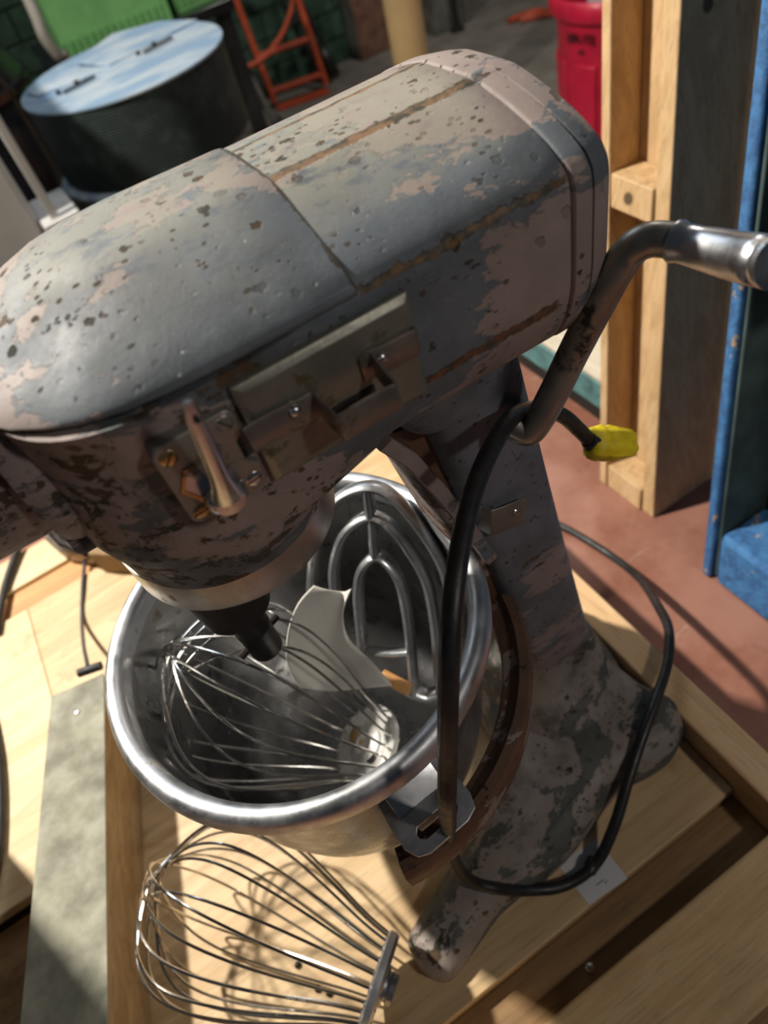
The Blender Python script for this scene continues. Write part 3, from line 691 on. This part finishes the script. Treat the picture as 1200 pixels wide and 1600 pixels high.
dv = (P1-P0).normalized(); Tp = frame(P0, dv, (0, -.6, .8)); LL = (P1-P0).length
rg = []
for x, a, b_ in ((-.004, .008, .006), (-.002, .0115, .009), (.006, .0135, .0115), (.010, .0122, .0105), (.014, .0135, .012), (.024, .0125, .0112), (.030, .0122, .0105), (LL-.002, .0108, .0095), (LL, .009, .008)):
    rg.append([Tp @ Vector((x, a*math.copysign(abs(math.cos(t_))**.6, math.cos(t_)), b_*math.copysign(abs(math.sin(t_))**.6, math.sin(t_))*(1-.15*(k % 3 == 0)))) for k, t_ in enumerate([2*math.pi*i/24 for i in range(24)])])
pg = obj('plug', MB().loft(rg), 'yellow', pc, ang=50); tag(pg, 'bright yellow rubber plug')
obj('cord_boot', MB().tube([P0+Vector((-.004, 0, .006)), P0+dv*.002+nb*0], [.006, .0095], 12), 'rubber', pc)
# ================================================================== GREY BEAM ON THE LEFT
bm0 = thing('wooden_beam', (-.33, .4, 0), 'weathered grey wooden beam lying on the plywood left of the bowl', 'beam')
c2 = atz(162, 1052, .087); c4 = atz(168, 1592, .087); c1 = atz(80, 1088, .087)
dl = (c4-c2); far = [c2, c1]; wv = (c1-c2)
nearv = dl.normalized()*.52
ptsb = [c2, c1, c1+nearv+wv*.35, c2+nearv]
obj('beam_body', MB().poly([p+Vector((0, 0, -.001)) for p in ptsb], (0, 0, -.086)), 'barside', bm0, bev=.003)
obj('painted_top', MB().poly([p+Vector((0, 0, 0)) for p in ptsb], (0, 0, -.001)), 'bar', bm0, flat=True)
nl = atz(120, 1112, .0875); obj('nail', MB().lathe([(.003, 0), (.003, .0012), (.0001, .0018)], zframe(nl, (0, 0, 1)), 12), 'chrome', bm0)
sc1 = thing('thin_grey_cord', tuple(atz(140, 1045, .09)), 'thin grey cord running from the beam end to the rusty bracket', 'cord')
obj('cable', MB().tube(smooth([atz(138, 1050, .091), atz(136, 1035, .085), atz(131, 1010, .05), atz(128, 970, .006), atz(129, 920, .004), atz(132, 880, .006), atz(131, 866, .02)], 5), .0028, 8), 'greycable', sc1)
obj('strain_relief', MB().tube([atz(123, 1052, .0935), atz(158, 1040, .0935)], .0058, 10), 'tape', sc1)
rb = thing('rusty_bracket', (-.2, .94, 0), 'dark rusty bracket lying behind the mixer hub', 'bracket')
obj('plate', MB().poly([atz(70, 815, .03), atz(95, 800, .03), atz(140, 838, .03), atz(137, 866, .03), atz(92, 860, .03), atz(68, 840, .03)], (0, 0, -.03)), 'strap', rb, bev=.003)
obj('tube', MB().tube([atz(75, 822, .034), atz(100, 850, .036), atz(136, 862, .036)], .009, 12), 'blackmetal', rb)
wb = thing('wooden_block', (-.14, .93, 0), 'small tan wooden block behind the mixer hub', 'block')
obj('block_body', MB().poly([atz(138, 822, .05), atz(230, 822, .05), atz(225, 868, .05), atz(137, 866, .05)], (0, 0, -.05)), 'pallet_dark', wb, bev=.002)
wc = thing('white_carton', tuple(atz(110, 800, 0)), 'small white carton behind the rusty bracket', 'carton')
obj('carton_body', MB().poly([atz(60, 760, .06), atz(150, 780, .06), atz(143, 830, .06), atz(85, 820, .06)], (0, 0, -.06)), 'white', wc, bev=.002)
obj('lid_seam', MB().poly([atz(62, 775, .061), atz(148, 797, .061), atz(148, 799, .061), atz(62, 777, .061)], (0, 0, -.001)), 'ink', wc, flat=True)
lc = thing('black_hose', tuple(atz(5, 900, 0)), 'black cable hanging below the hub at the left edge', 'cable')
obj('cable', MB().tube(smooth([atz(34, 842, .01), atz(20, 880, .008), atz(6, 925, .006), atz(-6, 990, .006)], 5), .006, 10), 'rubber', lc)
ld = thing('black_cable', tuple(atz(0, 1250, 0)), 'black cable curving along the left edge of the plywood', 'cable')
obj('cable', MB().tube(smooth([atz(-14, 1120, .006), atz(-3, 1180, .006), atz(1, 1250, .006), atz(-2, 1330, .006), atz(-12, 1390, .006)], 5), .006, 10), 'rubber', ld)
for i, (px, py) in enumerate(((466, 1508), (497, 1545), (515, 1552))):
    n_ = thing('metal_shaving', tuple(atz(px, py, 0)), ['small dark metal crumb on the plywood inside the loose whisk', 'dark crumb touching its twin near the whisk hub', 'dark crumb nearest the whisk hub'][i], 'debris')
    obj('crumb', MB().lathe([(.0001, 0), (.003, .0005), (.0035, .002), (.002, .004), (.0001, .0045)], zframe(atz(px, py, 0), (0, 0, 1)), 7), 'blackmetal', n_, flat=True)
# ================================================================== STANDING PALLETS
UX, UY = .19472324/.95049196, .24217328/.95049196
TP = -.09
sh = thing('wooden_pallet', (.54, .45, TP), 'raw pine pallet standing on end with open slots, left of the blue pallet', 'pallet')
def sb(par, name, x0, x1, y0, y1, z0, z1, mat, bev=.002):
    d = z0-TP; mb = MB().box(x0+UX*d, x1+UX*d, y0+UY*d, y1+UY*d, z0, z1, (UX, UY)); return obj(name, mb, mat, par, bev=bev)
sb(sh, 'stringer', .538, .72, .440, .463, TP, .72, 'pallet')
sb(sh, 'stringer', .532, .645, .533, .548, TP, .72, 'pallet')
sb(sh, 'deck_board', .580, .598, .4635, .5325, TP, .72, 'pallet')
for z0, z1 in ((TP, -.055), (.305, .343), (.60, .635)): sb(sh, 'block', .534, .5795, .4635, .5325, z0, z1, 'pallet')
bl = thing('blue_pallet', (.53, .28, TP), 'blue painted wooden pallet standing on end at the right edge', 'pallet')
sb(bl, 'stringer', .517, .64, .315, .330, TP, .72, 'blue', .004)
sb(bl, 'inner_board', .524, .64, .309, .3145, TP+.004, .70, 'bluedark')
for z0, z1, y1 in ((TP, -.015, .3085), (.395, .53, .285), (.56, .66, .3)): sb(bl, 'block', .519, .60, .10, y1, z0, z1, 'blue', .007)
sb(bl, 'deck_board', .605, .622, .08, .3085, TP+.002, .70, 'bluedark')
# ================================================================== TEAL EDGED BOARD
td = thing('teal_edged_pallet', (.85, .9, TP), 'cream topped board with a teal edge lying behind the mixer column', 'board')
obj('cream_top', MB().box(.602, .975, .60, 1.12, .022, .030), 'cream', td, bev=.002)
obj('edge_trim', MB().box(.600, .972, .602, 1.118, -.03, .0215), 'teal', td, bev=.002)
obj('runner', MB().box(.625, .69, .61, 1.11, TP, -.0305), 'dark', td, bev=.002)  # near-black colour stands for the shaded gap under the board
obj('runner', MB().box(.90, .96, .61, 1.11, TP, -.0305), 'dark', td, bev=.002)
# ================================================================== RED BIN
rc = Vector((2.26, 2.31, -.80)); rb_ = thing('red_trash_can', tuple(rc), 'large red plastic trash can with a clear bag, behind the pallets', 'trash can')
T = Matrix.Translation(rc)
obj('can_body', MB().lathe([(.0001, 0), (.205, 0), (.215, .01), (.240, .60), (.246, .64), (.264, .645), (.272, .66), (.270, .70), (.260, .712), (.250, .70), (.242, .66), (.23, .60), (.205, .02), (.0001, .02)], T, 64), 'red', rb_)
for k in range(10):
    a = 2*math.pi*k/10+.25
    Tk = T @ Matrix.Rotation(a, 4, 'Z')
    obj('side_rib', MB().loft([[Tk @ Vector((r+d, w_, z)) for d, w_ in ((-.01, -.05), (.006, -.045), (.006, .045), (-.01, .05))] for r, z in ((.218, .04), (.238, .50))]), 'red', rb_, bev=.004)
bag = MB().lathe([(.13, .30), (.15, .5), (.13, .70), (.15, .80), (.11, .88), (.03, .90), (.0001, .90)], T @ Matrix.Translation((.07, .05, 0)), 24)
for v in bag.v: v += Vector((random.uniform(-.012, .012), random.uniform(-.012, .012), random.uniform(-.01, .01)))
bg = obj('bag', bag, 'cloth', ang=80, loc=tuple(rc+Vector((0, 0, .3)))); tag(bg, 'clear crumpled plastic bag inside the red trash can', 'bag')
dirc = Vector((-rc.x, -rc.y, 0)).normalized(); Tt = frame(rc+dirc.to_3d()*.274+Vector((-.02, .0, .585)), Vector((-dirc.y, dirc.x, 0)), Vector((dirc.x, dirc.y, 0)))
for i, (tx, dz, s_) in enumerate((('BRUTE', 0, .042), ('44', -.045, .03))):
    text('lettering', tx, s_, frame(rc+(Matrix.Rotation(-.62, 3, 'Z') @ dirc)*(.2445-.005*i)+Vector((0, 0, .59+dz)), Matrix.Rotation(-.62, 3, 'Z') @ Vector((-dirc.y, dirc.x, 0)), Matrix.Rotation(-.62, 3, 'Z') @ dirc), 'inkblack', rb_, .002)
# ================================================================== TURBINE VENT (drum)
dc = Vector((.425, 2.375, -.8)); dm = thing('roof_vent_drum', tuple(dc), 'dark perforated metal drum with a shiny blue-white lid, behind the mixer', 'drum')
T = Matrix.Translation(dc)
obj('drum_wall', MB().lathe([(.27, .83), (.298, .83), (.298, 1.045), (.29, 1.045)], T, 80), 'mesh', dm)
lid = obj('lid', MB().lathe([(.0001, 1.046), (.302, 1.046), (.303, 1.049), (.302, 1.052), (.0001, 1.053)], T, 80), 'palesteel', dm)
obj('lid_flap', MB().poly([dc+Vector(p) for p in ((-.03, .02, 1.054), (.285, .10, 1.054), (.20, .22, 1.062), (.06, .27, 1.068), (-.10, .16, 1.062))], (0, 0, .004)), 'palesteel', lid)
obj('lid_flap', MB().poly([dc+Vector(p) for p in ((-.05, .0, 1.054), (-.12, .15, 1.060), (-.27, .09, 1.060), (-.25, .02, 1.054))], (0, 0, .004)), 'palesteel', lid)
for (cx, cy) in ((-.14, -.05), (.12, .0)):
    d_ = Vector((.05, .013, 0)); p = dc+Vector((cx, cy, 1.06))
    h_ = obj('hinge', MB().tube([p-d_, p+d_], .004, 8), 'blackmetal', lid)
    obj('rivet', MB().lathe([(.007, -.008), (.007, .001), (.0001, .003)], zframe(p-d_+Vector((-.01, .03, .0)), (0, 0, 1)), 10), 'blackmetal', h_)
    obj('rivet', MB().lathe([(.007, -.008), (.007, .001), (.0001, .003)], zframe(p+d_*.2+Vector((-.01, .04, .0)), (0, 0, 1)), 10), 'blackmetal', h_)
obj('lower_flange', MB().lathe([(.25, .815), (.315, .812), (.318, .82), (.305, .832), (.25, .832)], T, 40, math.radians(165), math.radians(262)), 'palesteel', dm)
obj('throat', MB().lathe([(.24, .60), (.25, .66), (.255, .812), (.2, .812)], T, 48), 'bluesteel', dm)
obj('base_cone', MB().lathe([(.36, 0), (.36, .25), (.30, .50), (.245, .605)], T, 48), 'bluesteel', dm)
obj('rubber_gasket', MB().lathe([(.24, .665), (.262, .668), (.262, .70), (.24, .70)], T, 48), 'rubber', dm)
tp = MB().tube([dc+Vector((-.2, -.24, .62)), dc+Vector((-.26, -.24, .66)), dc+Vector((-.28, -.22, .70))], .018, 10); obj('tap', tp, 'bluesteel', dm)
# ================================================================== WHITE CABINET
wc = thing('white_cabinet', (-.1, 2.3, -.8), 'white enamel cabinet lying at the left edge behind the mixer', 'cabinet')
cyf = 2.0; e1_ = aty(70, 360, cyf); sl_a = aty(33, 265, cyf-.04); lw = aty(108, 330, cyf)
obj('carcass', MB().box(-.95, e1_.x, cyf, 2.6, -.8, .60), 'cabinet', wc, bev=.008)
obj('front_panel', MB().box(-.94, e1_.x-.012, cyf-.012, cyf-.0005, -.78, .58), 'cabinet', wc, bev=.003)
obj('corner_strip', MB().box(sl_a.x, sl_a.x+.022, cyf-.04, cyf-.018, aty(75, 368, cyf-.04).z, .60), 'cabinet', wc, bev=.003)
obj('lower_box', MB().box(e1_.x+.001, lw.x+.02, cyf-.06, 2.15, -.8, aty(80, 350, cyf-.06).z), 'cabinet', wc, bev=.004)

# ================================================================== BLACK DRUM, CRATES
bk = thing('black_barrel', (-.12, 3.3, -.8), 'glossy black plastic barrel in the upper left corner', 'barrel')
obj('barrel_body', MB().lathe([(.0001, 0), (.34, 0), (.36, .05), (.37, .5), (.36, .98), (.33, 1.04), (.2, 1.06), (.0001, 1.06)], Matrix.Translation((-.12, 3.3, -.8)), 48), 'glossblack', bk)
obj('hoop', MB().lathe([(.36, .93), (.378, .94), (.378, .965), (.36, .97)], Matrix.Translation((-.12, 3.3, -.8)), 48), 'glossblack', bk)
ho = thing('grey_hose', (.2, 3.0, -.8), 'pale grey hose drooping in front of the black barrel', 'hose')
obj('hose', MB().tube(smooth([aty(40, -10, 2.9), aty(58, 30, 2.86), aty(70, 60, 2.84), aty(92, 88, 2.84), aty(112, 112, 2.86), Vector((.30, 2.90, -.3)), Vector((.31, 2.92, -.78))], 5), .018, 10), 'concrete', ho)
# support shelf for the green crates
dk = thing('dark_bench', (.75, 3.6, -.8), 'dark low bench carrying the green plastic crates', 'bench')
obj('bench_top', MB().box(.36, 1.14, 3.36, 3.95, .05, .09), 'glossblack', dk, bev=.004)
for x in (.40, 1.09):
    for y in (3.41, 3.90): obj('leg', MB().box(x-.03, x+.03, y-.03, y+.03, -.8, .05), 'glossblack', dk, bev=.003)
def crate(x0, x1, y0, y1, z0, h, label, rot=0):
    cx, cy = (x0+x1)/2, (y0+y1)/2
    t_ = thing('plastic_crate', (cx, cy, z0), label, 'crate', 'green crates on the dark bench'); T = Matrix.Translation((cx, cy, z0)) @ Matrix.Rotation(rot, 4, 'Z'); a, b_ = (x1-x0)/2, (y1-y0)/2
    obj('floor_panel', MB().box(-a, a, -b_, b_, 0, .01, T=T), 'green', t_)
    # front wall with a hand hole
    for (u0, u1, v0, v1) in ((-a, a, .01, h*.62), (-a, -.10, h*.62, h*.84), (.10, a, h*.62, h*.84), (-a, a, h*.84, h)): obj('front_panel', MB().box(u0, u1, -b_, -b_+.012, v0, v1, T=T), 'green', t_)
    for k in range(int(2*a/.03)): obj('rib', MB().box(-a+.03*k, -a+.03*k+.008, -b_-.007, -b_, .02, h*.22, T=T), 'green', t_, flat=True)
    obj('back_panel', MB().box(-a, a, b_-.012, b_, .01, h, T=T), 'green', t_); obj('side_panel', MB().box(-a, -a+.012, -b_+.012, b_-.012, .01, h, T=T), 'green', t_); obj('side_panel', MB().box(a-.012, a, -b_+.012, b_-.012, .01, h, T=T), 'green', t_)
    obj('rim', MB().box(-a-.01, a+.01, -b_-.012, -b_-.0005, h-.02, h, T=T), 'green', t_)
    return t_
crate(.42, .88, 3.40, 3.70, .091, .30, 'bright green plastic crate with a hand hole, nearest the barrel')
crate(.915, 1.14, 3.44, 3.80, .091, .26, 'green plastic crate standing right of the brightest crate')
tc = thing('terracotta_pot', (.62, 2.98, -.8), 'terracotta coloured pot under the green crates', 'pot')
obj('pot_body', MB().lathe([(.0001, 0), (.10, 0), (.15, .78), (.165, .80), (.165, .86), (.145, .86), (.13, .78), (.0001, .76)], Matrix.Translation((.60, 2.87, -.8)), 32), 'terracotta', tc)
# ================================================================== HAND TRUCK and things at the wall
FT = -.8
hl, hr = atz(432, 168, FT), atz(512, 140, FT)
ht = thing('hand_truck', tuple(hl), 'orange-red steel hand truck leaning at the green wall', 'hand truck')
la = Vector((-.02, .30, 1.5)); hl2, hr2 = hl+Vector((0, 0, .03)), hr+Vector((0, 0, .03))
for p in (hl2, hr2): obj('side_rail', MB().tube([p, p+la*.5, p+la], .022, 10), 'orangepaint', ht)
for k in (.04, .17, .42, .70, .95): obj('crossbar', MB().tube([hl2+la*k, hr2+la*k], .018, 8), 'orangepaint', ht)
obj('toe_plate', MB().box(0, (hr-hl).length, -.09, 0, 0, .012, T=frame(hl+Vector((0, 0, .002)), hr-hl)), 'orangepaint', ht)
for p, k in ((hl, -1), (hr, 1)):
    obj('wheel', MB().lathe([(.02, -.03), (.09, -.03), (.11, -.02), (.115, 0), (.11, .02), (.09, .03), (.02, .03)], zframe(p+Vector((.07*k, .13, .116)), (1, 0, 0), (0, 0, 1)), 24), 'rubber', ht)
ht2 = thing('black_hand_truck', tuple(hr+Vector((.2, .25, 0))), 'black hand truck frame behind the orange-red one', 'hand truck')
q1 = atz(530, 121, FT); q0 = q1+Vector((-.10, .03, 0)); tl1 = aty(463, -10, q1.y+.12)-q1; tl0 = tl1+Vector((0, 0, 0))
for p in (q0, q1): obj('side_rail', MB().tube([p+Vector((0, 0, .02)), p+tl1], .018, 8), 'rubber', ht2)
for k in (.02, .35, .7): obj('crossbar', MB().tube([q0+tl1*k+Vector((0, 0, .02)), q1+tl1*k+Vector((0, 0, .02))], .014, 8), 'rubber', ht2)
oc = thing('orange_cord', tuple(atz(430, 165, FT)), 'orange cord hanging in a loop on the hand truck', 'cord')
yy = (hl+la*.3).y-.06
obj('cable', MB().tube(smooth([aty(458, -12, yy), aty(455, 15, yy), aty(442, 50, yy), aty(422, 80, yy), aty(405, 95, yy), aty(385, 104, yy), aty(362, 104, yy), aty(345, 96, yy)], 6), .016, 10), 'orangepaint', oc)
cc = thing('chrome_chair', tuple(atz(430, 195, FT)), 'chrome tube chair leg beside the drum', 'chair')
pz = atz(437, 200, FT); yv = pz.y
obj('leg', MB().tube(smooth([aty(366, 112, yv), aty(378, 112, yv), aty(392, 122, yv), aty(405, 145, yv), aty(420, 175, yv), pz+Vector((0, 0, .03))], 5), .02, 10), 'chrome', cc)
obj('leg', MB().tube(smooth([aty(366, 112, yv)+Vector((0, .3, 0)), aty(392, 122, yv)+Vector((0, .35, 0)), pz+Vector((0, .4, .03))], 5), .02, 10), 'chrome', cc)
obj('caster', MB().lathe([(.01, -.02), (.03, -.02), (.035, 0), (.03, .02), (.01, .02)], zframe(pz+Vector((0, 0, .035)), (1, .3, 0), (0, 0, 1)), 16), 'rubber', cc)
po = Vector((1.86, 3.25, -.8)); ps = thing('round_post', tuple(po), 'tan round wooden post standing behind the mixer head', 'post')
obj('post_shaft', MB().lathe([(.0001, 0), (.085, 0), (.083, 1.2), (.080, 2.3), (.0001, 2.3)], Matrix.Translation(po), 32), 'cardboard', ps)
obj('knot', MB().lathe([(.016, -.004), (.012, .002), (.0001, .003)], zframe(po+Vector((-.045, -.070, .98)), (-.5, -.85, 0)), 12), 'pallet_dark', ps)
bs = thing('black_stand', tuple(atz(715, 50, FT)), 'thin black stand leg on the concrete behind the post', 'stand')
p = atz(715, 48, FT)
obj('pole', MB().tube([p+Vector((0, 0, .02)), p+Vector((-.02, .03, .9))], .02, 8), 'rubber', bs); obj('foot', MB().lathe([(.0001, 0), (.05, 0), (.05, .01), (.02, .03), (.0001, .03)], Matrix.Translation(p), 16), 'rubber', bs)
oc2 = thing('orange_floor_cord', tuple(atz(830, 25, FT)), 'orange cord coiled on the concrete left of the trash can', 'cord')
obj('cable', MB().tube(smooth([atz(795, 33, FT+.02), atz(815, 25, FT+.02), atz(838, 18, FT+.02), atz(870, 20, FT+.02), atz(846, 24, FT+.02), atz(815, 30, FT+.02), atz(835, 20, FT+.035)], 5), .02, 8), 'orangepaint', oc2)

# board added out of view at the crate's left to shade the beam
pn = thing('shade_panel', (-.7, .565, 0), 'tall plywood panel added on the left deck, out of view, to shade the beam', 'panel')
obj('sheet', MB().box(-.94, -.455, .556, .574, 0.0, .62), 'ply', pn, bev=.001)
for x in (-.93, -.50): obj('foot', MB().box(x, x+.035, .52, .61, 0.0, .03), 'lumber', pn, bev=.002) if x < -.6 else None
